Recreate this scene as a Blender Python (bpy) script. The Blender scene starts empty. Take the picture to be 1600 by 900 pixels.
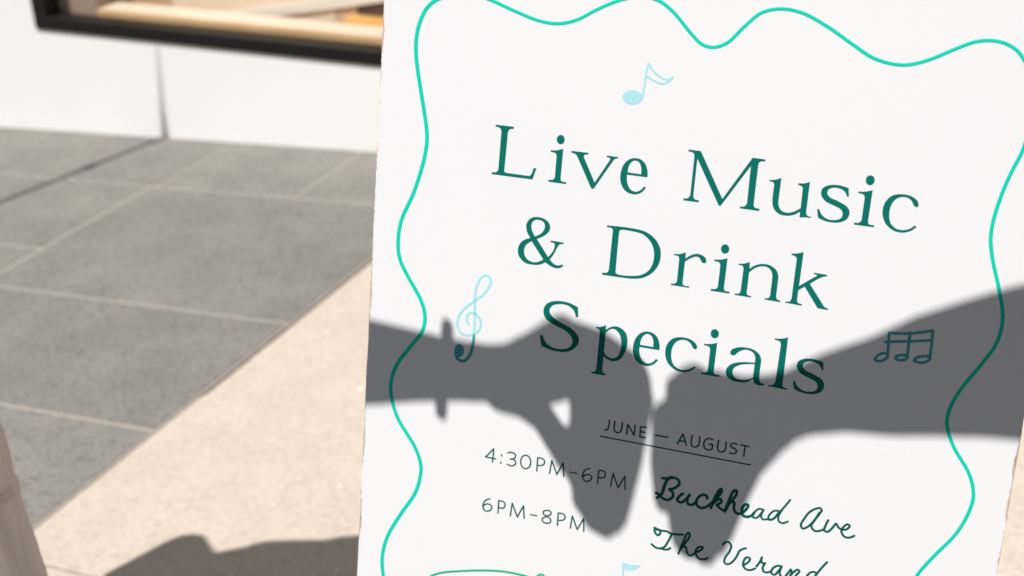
import bpy, bmesh, math, random, re
from mathutils import Vector, Matrix, noise
from mathutils.geometry import tessellate_polygon

random.seed(7)
R = math.radians
sc = bpy.context.scene
col = sc.collection

# ------------------------------------------------------------------ camera
CAM_H = 1.42
cam_d = bpy.data.cameras.new('camera')
cam_d.lens = 50.0
cam_d.sensor_width = 36.0
cam_d.clip_start = 0.05
cam_d.clip_end = 500.0
cam_d.dof.use_dof = True
cam_d.dof.focus_distance = 1.285
cam_d.dof.aperture_fstop = 5.2
cam_d.dof.aperture_blades = 9
cam = bpy.data.objects.new('camera', cam_d)
col.objects.link(cam)
RX = Vector((0.902756, 0.419699, -0.094252))
RY = Vector((-0.098213, 0.414437, 0.904763))
RZ = Vector((0.41879, -0.807524, 0.415355))
m = Matrix((RX, RY, RZ)).transposed().to_4x4()
m.translation = Vector((0, 0, CAM_H))
cam.matrix_world = m
sc.camera = cam

# ------------------------------------------------------------------ sky and sun
SUN_EL, SUN_AZ = R(60), R(77)          # light travels towards azimuth 77 deg
SUN = Vector((math.cos(SUN_EL) * math.cos(SUN_AZ), math.cos(SUN_EL) * math.sin(SUN_AZ), -math.sin(SUN_EL)))
world = bpy.data.worlds.new('World')
sc.world = world
world.use_nodes = True
wn = world.node_tree
bg = wn.nodes['Background']
sky = wn.nodes.new('ShaderNodeTexSky')
sky.sky_type = 'NISHITA'
sky.sun_disc = False
sky.sun_elevation = SUN_EL
sky.sun_rotation = R(193)
hz = wn.nodes.new('ShaderNodeHueSaturation')          # hazy, pale summer sky
hz.inputs['Saturation'].default_value = .34
hz.inputs['Value'].default_value = .8
wn.links.new(sky.outputs[0], hz.inputs['Color'])
wn.links.new(hz.outputs[0], bg.inputs[0])
bg.inputs[1].default_value = 0.05
sun_d = bpy.data.lights.new('sun', 'SUN')
sun_d.energy = 5.0
sun_d.angle = R(0.53)
sun_d.color = (1.0, 0.965, 0.93)
sun = bpy.data.objects.new('sun', sun_d)
sun.rotation_euler = SUN.to_track_quat('-Z', 'Y').to_euler()
sun.location = (-1, -4, 7)
col.objects.link(sun)
sc.view_settings.view_transform = 'Standard'
sc.view_settings.look = 'None'
sc.view_settings.exposure = 0.03
sc.view_settings.gamma = 1.0

# ------------------------------------------------------------------ helpers
def tag(o, label=None, cat=None, group=None, kind=None):
    for k, v in (('label', label), ('category', cat), ('group', group), ('kind', kind)):
        if v: o[k] = v
    return o

def empty(name, loc=(0, 0, 0)):
    o = bpy.data.objects.new(name, None)
    o.location = loc
    o.empty_display_size = .1
    col.objects.link(o)
    return o

def link(name, me, mat, parent=None, smooth=False):
    o = bpy.data.objects.new(name, me)
    if mat: 
        me.materials.clear()
        me.materials.append(mat)
    if smooth:
        for p in me.polygons: p.use_smooth = True
    col.objects.link(o)
    if parent is not None:
        o.parent = parent
        # geometry is written in world space; put it back under the parent's offset
        if parent.parent is None:
            o.matrix_parent_inverse = Matrix.Translation(-parent.location)
    return o

class MB:
    """collects boxes, prisms and tubes into one mesh"""
    def __init__(self): self.v = []; self.f = []
    def add(self, vs, fs):
        n = len(self.v)
        self.v += [tuple(x) for x in vs]
        self.f += [tuple(i + n for i in f) for f in fs]
    def box(self, a, b, rot=None, c=None):
        (x0, y0, z0), (x1, y1, z1) = a, b
        vs = [Vector(p) for p in ((x0,y0,z0),(x1,y0,z0),(x1,y1,z0),(x0,y1,z0),(x0,y0,z1),(x1,y0,z1),(x1,y1,z1),(x0,y1,z1))]
        if rot: vs = [rot @ (p - c) + c for p in vs]
        self.add(vs, [(0,3,2,1),(4,5,6,7),(0,1,5,4),(1,2,6,5),(2,3,7,6),(3,0,4,7)])
    def prism(self, pts, d):
        d = Vector(d); n = len(pts)
        p = [Vector(q) for q in pts]
        self.add(p + [q + d for q in p], [tuple(range(n))[::-1], tuple(range(n, 2*n))] + [(i, (i+1) % n, (i+1) % n + n, i + n) for i in range(n)])
    def tube(self, path, radii, n=14, sx=1.0):
        """closed tapered tube with rounded ends; sx flattens across the second axis"""
        path = [Vector(p) for p in path]
        rings = []
        def frame(t):
            up = Vector((0, 0, 1)) if abs(t.z) < .9 else Vector((0, 1, 0))
            a = t.cross(up).normalized(); return a, t.cross(a).normalized()
        tans = []
        for i in range(len(path)):
            t = (path[min(i+1, len(path)-1)] - path[max(i-1, 0)])
            tans.append(t.normalized())
        seq = []
        for k in (80, 55, 30): seq.append((path[0] - tans[0]*radii[0]*math.sin(R(k)), radii[0]*math.cos(R(k)), tans[0]))
        for p, r, t in zip(path, radii, tans): seq.append((p, r, t))
        for k in (30, 55, 80): seq.append((path[-1] + tans[-1]*radii[-1]*math.sin(R(k)), radii[-1]*math.cos(R(k)), tans[-1]))
        vs, fs = [], []
        for p, r, t in seq:
            a, b = frame(t)
            for j in range(n):
                q = 2*math.pi*j/n
                vs.append(p + a*r*math.cos(q) + b*r*sx*math.sin(q))
        m_ = len(seq)
        for i in range(m_-1):
            for j in range(n):
                fs.append((i*n+j, i*n+(j+1) % n, (i+1)*n+(j+1) % n, (i+1)*n+j))
        fs.append(tuple(range(n))[::-1]); fs.append(tuple((m_-1)*n+j for j in range(n)))
        self.add(vs, fs)
    def ball(self, c, r, n=14, rot=None):
        c = Vector(c); r = Vector(r) if not isinstance(r, float) else Vector((r, r, r))
        vs, fs = [], []
        h = n//2
        for i in range(1, h):
            th = math.pi*i/h
            for j in range(n):
                ph = 2*math.pi*j/n
                q = Vector((r.x*math.sin(th)*math.cos(ph), r.y*math.sin(th)*math.sin(ph), r.z*math.cos(th)))
                vs.append(c + (rot @ q if rot else q))
        top = Vector((0, 0, r.z)); 
        vs += [c + (rot @ top if rot else top), c - (rot @ top if rot else top)]
        for i in range(h-2):
            for j in range(n): fs.append((i*n+j, (i+1)*n+j, (i+1)*n+(j+1) % n, i*n+(j+1) % n))
        T, B = len(vs)-2, len(vs)-1
        for j in range(n):
            fs.append((T, j, (j+1) % n)); fs.append((B, (h-2)*n+(j+1) % n, (h-2)*n+j))
        self.add(vs, fs)
    def mesh(self, name, bevel=0, seg=1):
        me = bpy.data.meshes.new(name)
        me.from_pydata([tuple(p) for p in self.v], [], self.f)
        bm = bmesh.new(); bm.from_mesh(me)
        bmesh.ops.recalc_face_normals(bm, faces=bm.faces)
        if bevel:
            bmesh.ops.bevel(bm, geom=[e for e in bm.edges if e.calc_face_angle(0) > .5], offset=bevel, segments=seg, affect='EDGES')
        bm.to_mesh(me); bm.free()
        return me
    def build(self, name, mat, parent=None, bevel=0, seg=1, smooth=False):
        return link(name, self.mesh(name, bevel, seg), mat, parent, smooth)

def skin_mesh(mb, name, voxel, smooth=4):
    """fuse overlapping volumes into one continuous surface"""
    me = mb.mesh(name)
    o = bpy.data.objects.new(name, me); col.objects.link(o)
    r = o.modifiers.new('r', 'REMESH'); r.mode = 'VOXEL'; r.voxel_size = voxel
    s_ = o.modifiers.new('s', 'SMOOTH'); s_.iterations = smooth; s_.factor = .5
    dg = bpy.context.evaluated_depsgraph_get()
    out = bpy.data.meshes.new_from_object(o.evaluated_get(dg))
    bpy.data.objects.remove(o)
    return out

# ------------------------------------------------------------------ materials
def new_mat(name):
    mt = bpy.data.materials.new(name); mt.use_nodes = True
    nt = mt.node_tree
    return mt, nt, nt.nodes['Principled BSDF']

def nn(nt, typ, **kw):
    n = nt.nodes.new(typ)
    for k, v in kw.items():
        if k in n.inputs: n.inputs[k].default_value = v
        else: setattr(n, k, v)
    return n

def ramp(nt, fac, stops):
    r = nt.nodes.new('ShaderNodeValToRGB')
    while len(r.color_ramp.elements) < len(stops): r.color_ramp.elements.new(.5)
    for e, (p, c) in zip(r.color_ramp.elements, stops):
        e.position = p; e.color = (*c, 1) if len(c) == 3 else c
    nt.links.new(fac, r.inputs[0])
    return r

def mix(nt, fac, a, b, mode='MIX'):
    n = nt.nodes.new('ShaderNodeMix'); n.data_type = 'RGBA'; n.blend_type = mode
    for s_, v in ((n.inputs[0], fac), (n.inputs[6], a), (n.inputs[7], b)):
        if hasattr(v, 'links'): nt.links.new(v, s_)
        elif isinstance(v, tuple): s_.default_value = (*v, 1)
        else: s_.default_value = v
    return n.outputs[2]

def simple(name, c, rough=.6, spec=.4, var=.06, scale=40, bump=0, bscale=200, coord='Object'):
    mt, nt, p = new_mat(name)
    tc = nn(nt, 'ShaderNodeTexCoord')
    nz = nn(nt, 'ShaderNodeTexNoise', Scale=scale, Detail=5.0)
    nt.links.new(tc.outputs[coord], nz.inputs['Vector'])
    rr = ramp(nt, nz.outputs[0], [(.3, tuple(x*(1-var) for x in c)), (.7, tuple(min(1, x*(1+var)) for x in c))])
    nt.links.new(rr.outputs[0], p.inputs['Base Color'])
    p.inputs['Roughness'].default_value = rough
    p.inputs['Specular IOR Level'].default_value = spec
    if bump:
        n2 = nn(nt, 'ShaderNodeTexNoise', Scale=bscale, Detail=4.0)
        nt.links.new(tc.outputs[coord], n2.inputs['Vector'])
        b = nn(nt, 'ShaderNodeBump', Strength=bump, Distance=.002)
        nt.links.new(n2.outputs[0], b.inputs['Height']); nt.links.new(b.outputs[0], p.inputs['Normal'])
    return mt

def stone(name, c, spread, coarse, fine, white=0.0, rough=.85, grain=.3, fleck=.55):
    """speckled stone or concrete: broad mottling, grain, flecks"""
    mt, nt, p = new_mat(name)
    tc = nn(nt, 'ShaderNodeTexCoord')
    mp = nn(nt, 'ShaderNodeMapping'); nt.links.new(tc.outputs['Object'], mp.inputs[0])
    oi = nn(nt, 'ShaderNodeObjectInfo')
    n1 = nn(nt, 'ShaderNodeTexNoise', Scale=coarse, Detail=6.0, Roughness=.65)
    n2 = nn(nt, 'ShaderNodeTexNoise', Scale=fine, Detail=3.0, Roughness=.7)
    vo = nn(nt, 'ShaderNodeTexVoronoi', Scale=fine*.9)
    for n in (n1, n2, vo): nt.links.new(mp.outputs[0], n.inputs['Vector'])
    base = ramp(nt, n1.outputs[0], [(.3, tuple(x*(1-spread) for x in c)), (.7, tuple(x*(1+spread) for x in c))])
    gr = ramp(nt, n2.outputs[0], [(.32, (1-grain,)*3), (.5, (1,)*3), (.68, (1+grain,)*3)])
    c1 = mix(nt, .85, base.outputs[0], gr.outputs[0], 'MULTIPLY')
    sepc = nn(nt, 'ShaderNodeSeparateColor'); nt.links.new(vo.outputs['Color'], sepc.inputs[0])
    fl = ramp(nt, sepc.outputs[0], [(0.0, (.5,)*3), (.09, (.5,)*3), (.13, (1,)*3)])
    c2 = mix(nt, fleck, c1, fl.outputs[0], 'MULTIPLY')
    if white:
        wv = nn(nt, 'ShaderNodeTexVoronoi', Scale=55.0); nt.links.new(mp.outputs[0], wv.inputs['Vector'])
        sw = nn(nt, 'ShaderNodeSeparateColor'); nt.links.new(wv.outputs['Color'], sw.inputs[0])
        sel = ramp(nt, sw.outputs[1], [(0, (0,)*3), (1-white, (0,)*3), (1-white+.01, (1,)*3)])
        near = ramp(nt, wv.outputs['Distance'], [(0, (1,)*3), (.22, (1,)*3), (.34, (0,)*3)])
        both = mix(nt, 1.0, sel.outputs[0], near.outputs[0], 'MULTIPLY')
        c2 = mix(nt, both, c2, (.9, .88, .84))
    # each piece a little lighter or darker than its neighbour
    mr = nn(nt, 'ShaderNodeMapRange'); mr.inputs['To Min'].default_value = .93; mr.inputs['To Max'].default_value = 1.07
    nt.links.new(oi.outputs['Random'], mr.inputs['Value'])
    hs = nn(nt, 'ShaderNodeHueSaturation'); nt.links.new(mr.outputs[0], hs.inputs['Value']); nt.links.new(c2, hs.inputs['Color'])
    nt.links.new(hs.outputs[0], p.inputs['Base Color'])
    p.inputs['Roughness'].default_value = rough
    p.inputs['Specular IOR Level'].default_value = .3
    b = nn(nt, 'ShaderNodeBump', Strength=.35, Distance=.0015)
    nt.links.new(n2.outputs[0], b.inputs['Height']); nt.links.new(b.outputs[0], p.inputs['Normal'])
    return mt

M = {}
M['granite'] = stone('granite_paver', (.224, .210, .192), .15, 4.5, 120, grain=.38, fleck=.5)
M['concrete'] = stone('tan_concrete', (.53, .465, .398), .06, 7, 75, white=.012, grain=.13, fleck=.14)
M['mortar'] = simple('pale_mortar', (.385, .345, .308), .9, .2, .12, 60, .3)
M['gap'] = simple('joint_dirt', (.055, .058, .04), .95, .1, .3, 80, .4)
M['road'] = simple('low_bounce_asphalt', (.05, .05, .05), .9, .2, .2, 60, .4)  # kept very dark so little light bounces up to the sign
M['stucco'] = simple('white_stucco', (.85, .845, .825), .8, .25, .015, 2.5, .25, 90)
M['frame'] = simple('black_metal', (.008, .007, .0065), .5, .3, .1, 8)
M['pale_wood'] = simple('pale_wood', (.88, .76, .62), .5, .3, .06, 9)
M['edge_wood'] = simple('honey_wood_edge', (.74, .50, .26), .55, .3, .06, 12)
M['cream'] = simple('cream_panel', (.84, .72, .57), .7, .2, .02, 4)
M['beige'] = simple('beige_panel', (.70, .52, .35), .7, .2, .03, 5)
M['tan_panel'] = simple('tan_panel', (.62, .44, .27), .7, .2, .05, 5)
M['brown_panel'] = simple('brown_panel', (.12, .065, .05), .6, .3, .05, 6)
M['floor_in'] = simple('brown_floor', (.42, .31, .25), .6, .3, .1, 5)
M['orange_floor'] = simple('amber_floor', (.80, .47, .14), .6, .3, .1, 5)
M['white_bar'] = simple('reflection_white', (.85, .80, .72), .6, .3, .02, 5)
M['metal'] = simple('dark_metal', (.03, .03, .03), .4, .5, .1, 20)
M['silver'] = simple('steel', (.55, .55, .54), .3, .5, .05, 20)
M['silver'].node_tree.nodes['Principled BSDF'].inputs['Metallic'].default_value = 1
M['wood_leg'] = simple('painted_wood', (.72, .70, .66), .6, .3, .05, 30)
M['skin'] = simple('skin', (.62, .40, .30), .5, .4, .04, 20)
M['hair'] = simple('brown_hair', (.08, .045, .025), .5, .4, .3, 60, .5)
M['hair2'] = simple('dark_hair', (.03, .022, .018), .5, .4, .3, 60, .5)
M['shirt'] = simple('navy_shirt', (.04, .06, .12), .85, .2, .1, 30, .3)
M['trousers'] = simple('khaki_cloth', (.36, .30, .22), .85, .2, .08, 40, .3)
M['shoe'] = simple('brown_leather', (.09, .05, .03), .45, .4, .1, 30)
M['eye'] = simple('eye_white', (.75, .74, .72), .2, .5, .02, 30)
M['lip'] = simple('lip', (.50, .20, .18), .4, .4, .02, 30)
M['gold'] = simple('gold', (.8, .55, .2), .3, .5, .02, 30)
M['gold'].node_tree.nodes['Principled BSDF'].inputs['Metallic'].default_value = 1

def cloth(name):
    mt, nt, p = new_mat(name)
    tc = nn(nt, 'ShaderNodeTexCoord')
    mp = nn(nt, 'ShaderNodeMapping'); mp.inputs['Scale'].default_value = (26, 26, 3)
    nt.links.new(tc.outputs['Object'], mp.inputs[0])
    fold = nn(nt, 'ShaderNodeTexNoise', Scale=1.0, Detail=4.0, Distortion=1.2)
    nt.links.new(mp.outputs[0], fold.inputs['Vector'])
    wv = nn(nt, 'ShaderNodeTexNoise', Scale=900.0, Detail=2.0); nt.links.new(tc.outputs['Object'], wv.inputs['Vector'])
    rr = ramp(nt, fold.outputs[0], [(.3, (.88, .84, .81)), (.7, (.95, .92, .90))])
    nt.links.new(rr.outputs[0], p.inputs['Base Color'])
    p.inputs['Roughness'].default_value = .9; p.inputs['Specular IOR Level'].default_value = .15
    b1 = nn(nt, 'ShaderNodeBump', Strength=.9, Distance=.012); nt.links.new(fold.outputs[0], b1.inputs['Height'])
    b2 = nn(nt, 'ShaderNodeBump', Strength=.3, Distance=.001); nt.links.new(wv.outputs[0], b2.inputs['Height'])
    nt.links.new(b1.outputs[0], b2.inputs['Normal']); nt.links.new(b2.outputs[0], p.inputs['Normal'])
    tr = nn(nt, 'ShaderNodeBsdfTranslucent'); nt.links.new(rr.outputs[0], tr.inputs[0])
    mx = nn(nt, 'ShaderNodeMixShader'); mx.inputs[0].default_value = .66
    nt.links.new(p.outputs[0], mx.inputs[1]); nt.links.new(tr.outputs[0], mx.inputs[2])
    nt.links.new(mx.outputs[0], nt.nodes['Material Output'].inputs[0])
    return mt
M['dress'] = cloth('white_cotton_gauze')

def glass():
    mt = bpy.data.materials.new('window_glass'); mt.use_nodes = True
    nt = mt.node_tree; nt.nodes.clear()
    out = nn(nt, 'ShaderNodeOutputMaterial'); t = nn(nt, 'ShaderNodeBsdfTransparent'); gl = nn(nt, 'ShaderNodeBsdfGlossy', Roughness=.02)
    t.inputs[0].default_value = (.97, .965, .96, 1)
    mx = nn(nt, 'ShaderNodeMixShader'); lw = nn(nt, 'ShaderNodeLayerWeight'); pw = nn(nt, 'ShaderNodeMath', operation='POWER'); pw.inputs[1].default_value = 4.0
    ad = nn(nt, 'ShaderNodeMath', operation='MULTIPLY_ADD'); ad.inputs[1].default_value = .6; ad.inputs[2].default_value = .035
    nt.links.new(lw.outputs['Facing'], pw.inputs[0]); nt.links.new(pw.outputs[0], ad.inputs[0]); nt.links.new(ad.outputs[0], mx.inputs[0]); nt.links.new(t.outputs[0], mx.inputs[1]); nt.links.new(gl.outputs[0], mx.inputs[2])
    nt.links.new(mx.outputs[0], out.inputs[0])
    return mt
M['glass'] = glass()

PX0, PX1, PZ0, PZ1 = -.3121, .2979, -.62, .345     # board panel in its own plane
def board_paint():
    """white paint, worn through to the fibreboard along the cut edges"""
    mt, nt, p = new_mat('white_board_paint')
    tc = nn(nt, 'ShaderNodeTexCoord'); sp = nn(nt, 'ShaderNodeSeparateXYZ'); nt.links.new(tc.outputs['Object'], sp.inputs[0])
    n1 = nn(nt, 'ShaderNodeTexNoise', Scale=190.0, Detail=5.0, Roughness=.75); nt.links.new(tc.outputs['Object'], n1.inputs['Vector'])
    n2 = nn(nt, 'ShaderNodeTexNoise', Scale=13.0, Detail=2.0); nt.links.new(tc.outputs['Object'], n2.inputs['Vector'])
    def math_(op, a, b):
        n = nn(nt, 'ShaderNodeMath', operation=op)
        for s_, v in zip(n.inputs, (a, b)):
            if hasattr(v, 'links'): nt.links.new(v, s_)
            else: s_.default_value = v
        return n.outputs[0]
    d0 = math_('SUBTRACT', sp.outputs[0], PX0); d1 = math_('SUBTRACT', PX1, sp.outputs[0])
    d = math_('MINIMUM', d0, d1)
    # how far in the wear reaches: 0..3.5 mm, in patches
    patch = math_('MULTIPLY', math_('SUBTRACT', n2.outputs[0], .45), .011)
    reach = math_('ADD', patch, math_('MULTIPLY', math_('SUBTRACT', n1.outputs[0], .5), .0075))
    worn = math_('GREATER_THAN', reach, d)
    vo = nn(nt, 'ShaderNodeTexVoronoi', Scale=26.0); nt.links.new(tc.outputs['Object'], vo.inputs['Vector'])
    sc_ = nn(nt, 'ShaderNodeSeparateColor'); nt.links.new(vo.outputs['Color'], sc_.inputs[0])
    fleck = math_('MULTIPLY', math_('LESS_THAN', vo.outputs['Distance'], .022), math_('GREATER_THAN', sc_.outputs[0], .86))
    raw = ramp(nt, n1.outputs[0], [(.35, (.28, .19, .13)), (.6, (.62, .52, .42))])
    cl = nn(nt, 'ShaderNodeTexNoise', Scale=3.0, Detail=3.0); nt.links.new(tc.outputs['Object'], cl.inputs['Vector'])
    paint = ramp(nt, cl.outputs[0], [(.3, (.785, .80, .822)), (.7, (.80, .812, .828))])
    c1 = mix(nt, worn, paint.outputs[0], raw.outputs[0]); c2 = mix(nt, fleck, c1, (.25, .2, .16))
    nt.links.new(c2, p.inputs['Base Color'])
    p.inputs['Roughness'].default_value = .55; p.inputs['Specular IOR Level'].default_value = .3
    b = nn(nt, 'ShaderNodeBump', Strength=.5, Distance=.0006); b.invert = True
    nt.links.new(worn, b.inputs['Height']); nt.links.new(b.outputs[0], p.inputs['Normal'])
    return mt
M['board'] = board_paint()
def vinyl(name, c): return simple(name, c, .6, .12, .02, 30)
M['head'] = vinyl('dark_green_vinyl', (.0008, .150, .120))
M['teal'] = vinyl('mint_green_vinyl', (.006, .60, .44))
M['green'] = vinyl('leaf_green_vinyl', (.012, .42, .26))
M['sky'] = vinyl('pale_blue_vinyl', (.40, .72, .78))
M['sky_deep_shaded'] = vinyl('deep_shaded_blue_vinyl', (.07, .34, .40))  # deeper blue of the triple note; also paints shade on the lower clef
M['ink'] = vinyl('thin_green_ink', (.010, .085, .085))
M['script'] = vinyl('script_green_vinyl', (.002, .10, .082))

# ------------------------------------------------------------------ ground
g_ = MB(); g_.prism([(-60, -60, -.03), (60, -60, -.03), (60, 60, -.03), (-60, 60, -.03)], (0, 0, -.3))
tag(g_.build('ground', M['road']), kind='structure')

ln = MB(); ln.box((-8.0, -9.0, -.0295), (6.0, 1.232, -.002))  # unseen dark lane, added to cut ground bounce onto the sign
tag(ln.build('added_dark_lane', M['road']), kind='structure')
BX = -1.870                                   # edge where granite pavers meet the concrete walk
def tile_mesh(x0, y0, x1, y1, name, bevel=.0012):
    b = MB(); b.box((x0, y0, -.026), (x1, y1, 0)); return b.mesh(name, bevel)
pave = MB(); pave.box((-8.0, 1.236, -.029), (BX, 3.588, -.0022))
pavement = tag(pave.build('pavement', M['mortar']), kind='structure')
J = .0055
ys = [-.80, -.08, .65, 1.235, 1.945, 2.455, 3.180, 3.5875]
def tile(x0, y0, x1, y1):
    j = lambda a: a
    o = link('tile', tile_mesh(x0 + J, y0 + J, x1 - J, y1 - J, 'tile'), M['granite'], pavement)
XB = {0: [-1.87, -2.85, -3.83, -4.81, -5.8], 1: [-1.87, -2.40, -3.38, -4.36, -5.8], 2: [-1.87, -2.85, -3.83, -4.81, -5.8],
      3: [-1.87, -2.60, -3.58, -4.56, -5.8], 4: [-1.87, -2.852], 5: [-1.87, -2.848], 6: [-1.87, -2.335, -2.832, -3.32, -3.83, -4.32, -4.81, -5.8]}
for r in range(3, 7):
    xs = XB[r]
    for a, b in zip(xs[:-1], xs[1:]):
        tile(b, ys[r], a + (-J*.35 if a == -1.87 else 0), ys[r+1])
for (y0, y1) in ((1.945, 2.200), (2.200, 2.690), (2.690, 3.180)):
    for a, b in ((-2.852, -3.83), (-3.83, -4.81), (-4.81, -5.8)): tile(b, y0, a, y1)

walk = MB(); walk.box((BX + .001, 1.262, -.029), (6.0, 3.588, -.016))
cwalk = tag(walk.build('concrete_walk', M['gap']), kind='structure')
cy = [1.262, 1.493, 3.588]
cx = [BX, .62, 3.1, 6.0]
for i in range(2):
    for k in range(3):
        b = MB(); b.box((cx[k] + (.0045 if k == 0 else .0025), cy[i] + .003, -.026), (cx[k+1] - .003, cy[i+1] - .003, .0004))
        me = b.mesh('slab', .003)
        bm = bmesh.new(); bm.from_mesh(me)
        es = [e for e in bm.edges if e.calc_length() > .5]
        bmesh.ops.subdivide_edges(bm, edges=es, cuts=60)
        for v in bm.verts:           # slightly ragged cast edge, with a chipped corner by the pavers
            if v.co.z > -.02:
                n = noise.noise(Vector((v.co.x*14, v.co.y*14, 3)))*.0016
                if abs(v.co.x - cx[k]) < .01: v.co.x += n + (.006 if v.co.y > 2.105 and i == 1 and k == 0 else 0)
                if abs(v.co.y - cy[i]) < .01: v.co.y += n*1.6
                if abs(v.co.y - cy[i+1]) < .01: v.co.y += n*1.6
        bm.to_mesh(me); bm.free()
        link('slab', me, M['concrete'], cwalk)

# ------------------------------------------------------------------ shop building with a display window
bld = tag(empty('shop_building', (-2.5, 3.59, 0)), 'white rendered shop wall with a black framed display window', 'building')
TL = R(3.68)                                  # the window is level, the pavement falls along the street
ax, az = Vector((math.cos(TL), 0, -math.sin(TL))), Vector((math.sin(TL), 0, math.cos(TL)))
O = Vector((-3.567, 0, .3625))                # outer lower left corner of the frame
def wp(u, w, y): return O + ax*u + az*w + Vector((0, y, 0))
WW, WH = 3.0, 2.0
YF, YB = 3.59, 3.70
outer = [Vector((-9, YF, -.02)), Vector((7, YF, -.02)), Vector((7, YF, 3.6)), Vector((-9, YF, 3.6))]
e_ = .02
inner = [wp(e_, e_, YF), wp(WW - e_, e_, YF), wp(WW - e_, WH - e_, YF), wp(e_, WH - e_, YF)]
w_ = MB()
for i in range(4):
    k = (i + 1) % 4
    w_.prism([outer[i], outer[k], inner[k], inner[i]], (0, YB - YF, 0))
w_.build('wall', M['stucco'], bld)
FB = .0475
def bar(name, u0, w0, u1, w1, y0=3.582, y1=3.648):
    b = MB(); b.prism([wp(u0, w0, y0), wp(u1, w0, y0), wp(u1, w1, y0), wp(u0, w1, y0)], (0, y1 - y0, 0))
    return b
win = bar('window', 0, 0, WW, FB).build('window', M['frame'], bld, .002)
bar('frame_bar', 0, FB + .0005, .062, WH - FB, 3.5815, 3.6475).build('frame_bar', M['frame'], win, .002)
bar('frame_bar', WW - .062, FB + .0005, WW, WH - FB, 3.5815, 3.6475).build('frame_bar', M['frame'], win, .002)
bar('frame_bar', 0, WH - FB + .0005, WW, WH).build('frame_bar', M['frame'], win, .002)
bar('pane', .06, FB - .003, WW - .06, WH - FB + .003, 3.618, 3.622).build('pane', M['glass'], win)
# room behind the glass
rm = MB(); rm.box((-4.4, 3.701, .05), (.2, 6.2, .09)); rm.build('shop_floor', M['floor_in'], bld)
rm = MB(); rm.box((-4.4, 6.2, .05), (.2, 6.3, 3.3)); rm.build('back_wall', M['cream'], bld)
for xa in (-4.5, .2):
    rm = MB(); rm.box((xa, 3.701, .05), (xa + .1, 6.2, 3.3)); rm.build('side_wall', M['cream'], bld)
rm = MB(); rm.box((-4.4, 3.701, 3.2), (.2, 6.2, 3.3)); rm.build('ceiling', M['cream'], bld)

def on(xx, y, dz=0):      # height of the display ledge plane at x
    return .346 - (xx + 2.25)*.0643 + dz
def shape(name, pts, d, mat, label, cat, parent=None, bevel=.002, smooth=False):
    b = MB(); b.prism([Vector(p) for p in pts], d)
    lo = Vector((sum(p[0] for p in pts)/len(pts), pts[0][1], min(p[2] for p in pts)))
    me = b.mesh(name, bevel)
    me.transform(Matrix.Translation(-lo))
    o = bpy.data.objects.new(name, me); me.materials.append(mat); col.objects.link(o); o.location = lo
    return tag(o, label, cat)
x0, x1 = -3.345, -.9
lg = empty('display_ledge', (-2.1, 3.72, on(-2.1, 0, -.10)))
tag(lg, 'pale wooden display ledge just behind the window glass', 'ledge')
b = MB(); b.prism([(x0, 3.668, on(x0, 0, -.10)), (x1, 3.668, on(x1, 0, -.10)), (x1, 3.668, on(x1, 0)), (x0, 3.668, on(x0, 0))], (0, .092, 0))
b.build('ledge_top', M['pale_wood'], lg, .002)
b = MB(); b.prism([(x0 - .004, 3.655, on(x0, 0, -.10)), (x1, 3.655, on(x1, 0, -.10)), (x1, 3.655, on(x1, 0, -.001)), (x0 - .004, 3.655, on(x0, 0, -.001))], (0, .0125, 0))
b.build('edge_strip', M['edge_wood'], lg, .002)
def upright(name, xa, xb, y, dep, h, mat, label, cat, base=-.29):
    return shape(name, [(xa, y, on(xa, 0, base)), (xb, y, on(xb, 0, base)), (xb, y, h), (xa, y, h)], (0, dep, 0), mat, label, cat)
upright('cream_screen', -3.145, -2.499, 3.80, .03, .85, M['cream'], 'tall cream screen standing behind the wooden ledge', 'screen')
upright('wooden_crate', -3.502, -3.352, 3.668, .10, .62, M['floor_in'], 'mauve brown crate in the left corner of the window', 'crate', -.1)
upright('display_box', -3.46, -3.15, 3.82, .25, .80, M['tan_panel'], 'tan wooden box at the left end of the window', 'box')
upright('display_cabinet', -2.497, -2.420, 3.802, .20, .80, M['beige'], 'narrow beige cabinet beside the cream panel', 'cabinet')
upright('display_shelf', -2.418, -1.9, 3.804, .25, .95, M['brown_panel'], 'dark brown shelf unit in the window, nearest the sign', 'shelf')
shape('wooden_step', [(-2.47, 3.762, .30), (-1.6, 3.762, .25), (-1.6, 3.762, .325), (-2.44, 3.762, .378)], (0, .036, 0), M['orange_floor'], 'amber wooden step below the dark shelf unit', 'step')
shape('reflection_bar', [(-2.985, 3.790, .366), (-2.93, 3.790, .338), (-2.02, 3.790, .458), (-2.03, 3.790, .496)], (0, .009, 0), M['white_bar'], 'white lath slanting across the cream panel, a glass reflection built solid', 'streak')  # bright reflection on the glass, modelled as a solid white bar

# ------------------------------------------------------------------ slim pole left of the frame; its shadow crosses the pavers
pz = empty('banner_pole', (-3.410, 2.30, 0)); tag(pz, 'slim dark pole with pointed tip on the pavers by the shop wall', 'pole')
b = MB(); b.tube([(-3.410, 2.30, .02), (-3.410, 2.30, 1.5), (-3.410, 2.30, 2.28), (-3.392, 2.30, 2.42), (-3.352, 2.30, 2.68)], [.012, .0115, .0140, .0065, .001], 12)
b.build('shaft', M['metal'], pz, smooth=True)
b = MB(); b.ball((-3.410, 2.30, 1.76), (.024, .024, .05)); b.build('collar', M['metal'], pz, smooth=True)
b = MB(); b.tube([(-3.410, 2.30, .006), (-3.410, 2.30, .022)], [.14, .13], 24); b.build('base_plate', M['metal'], pz)

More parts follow.
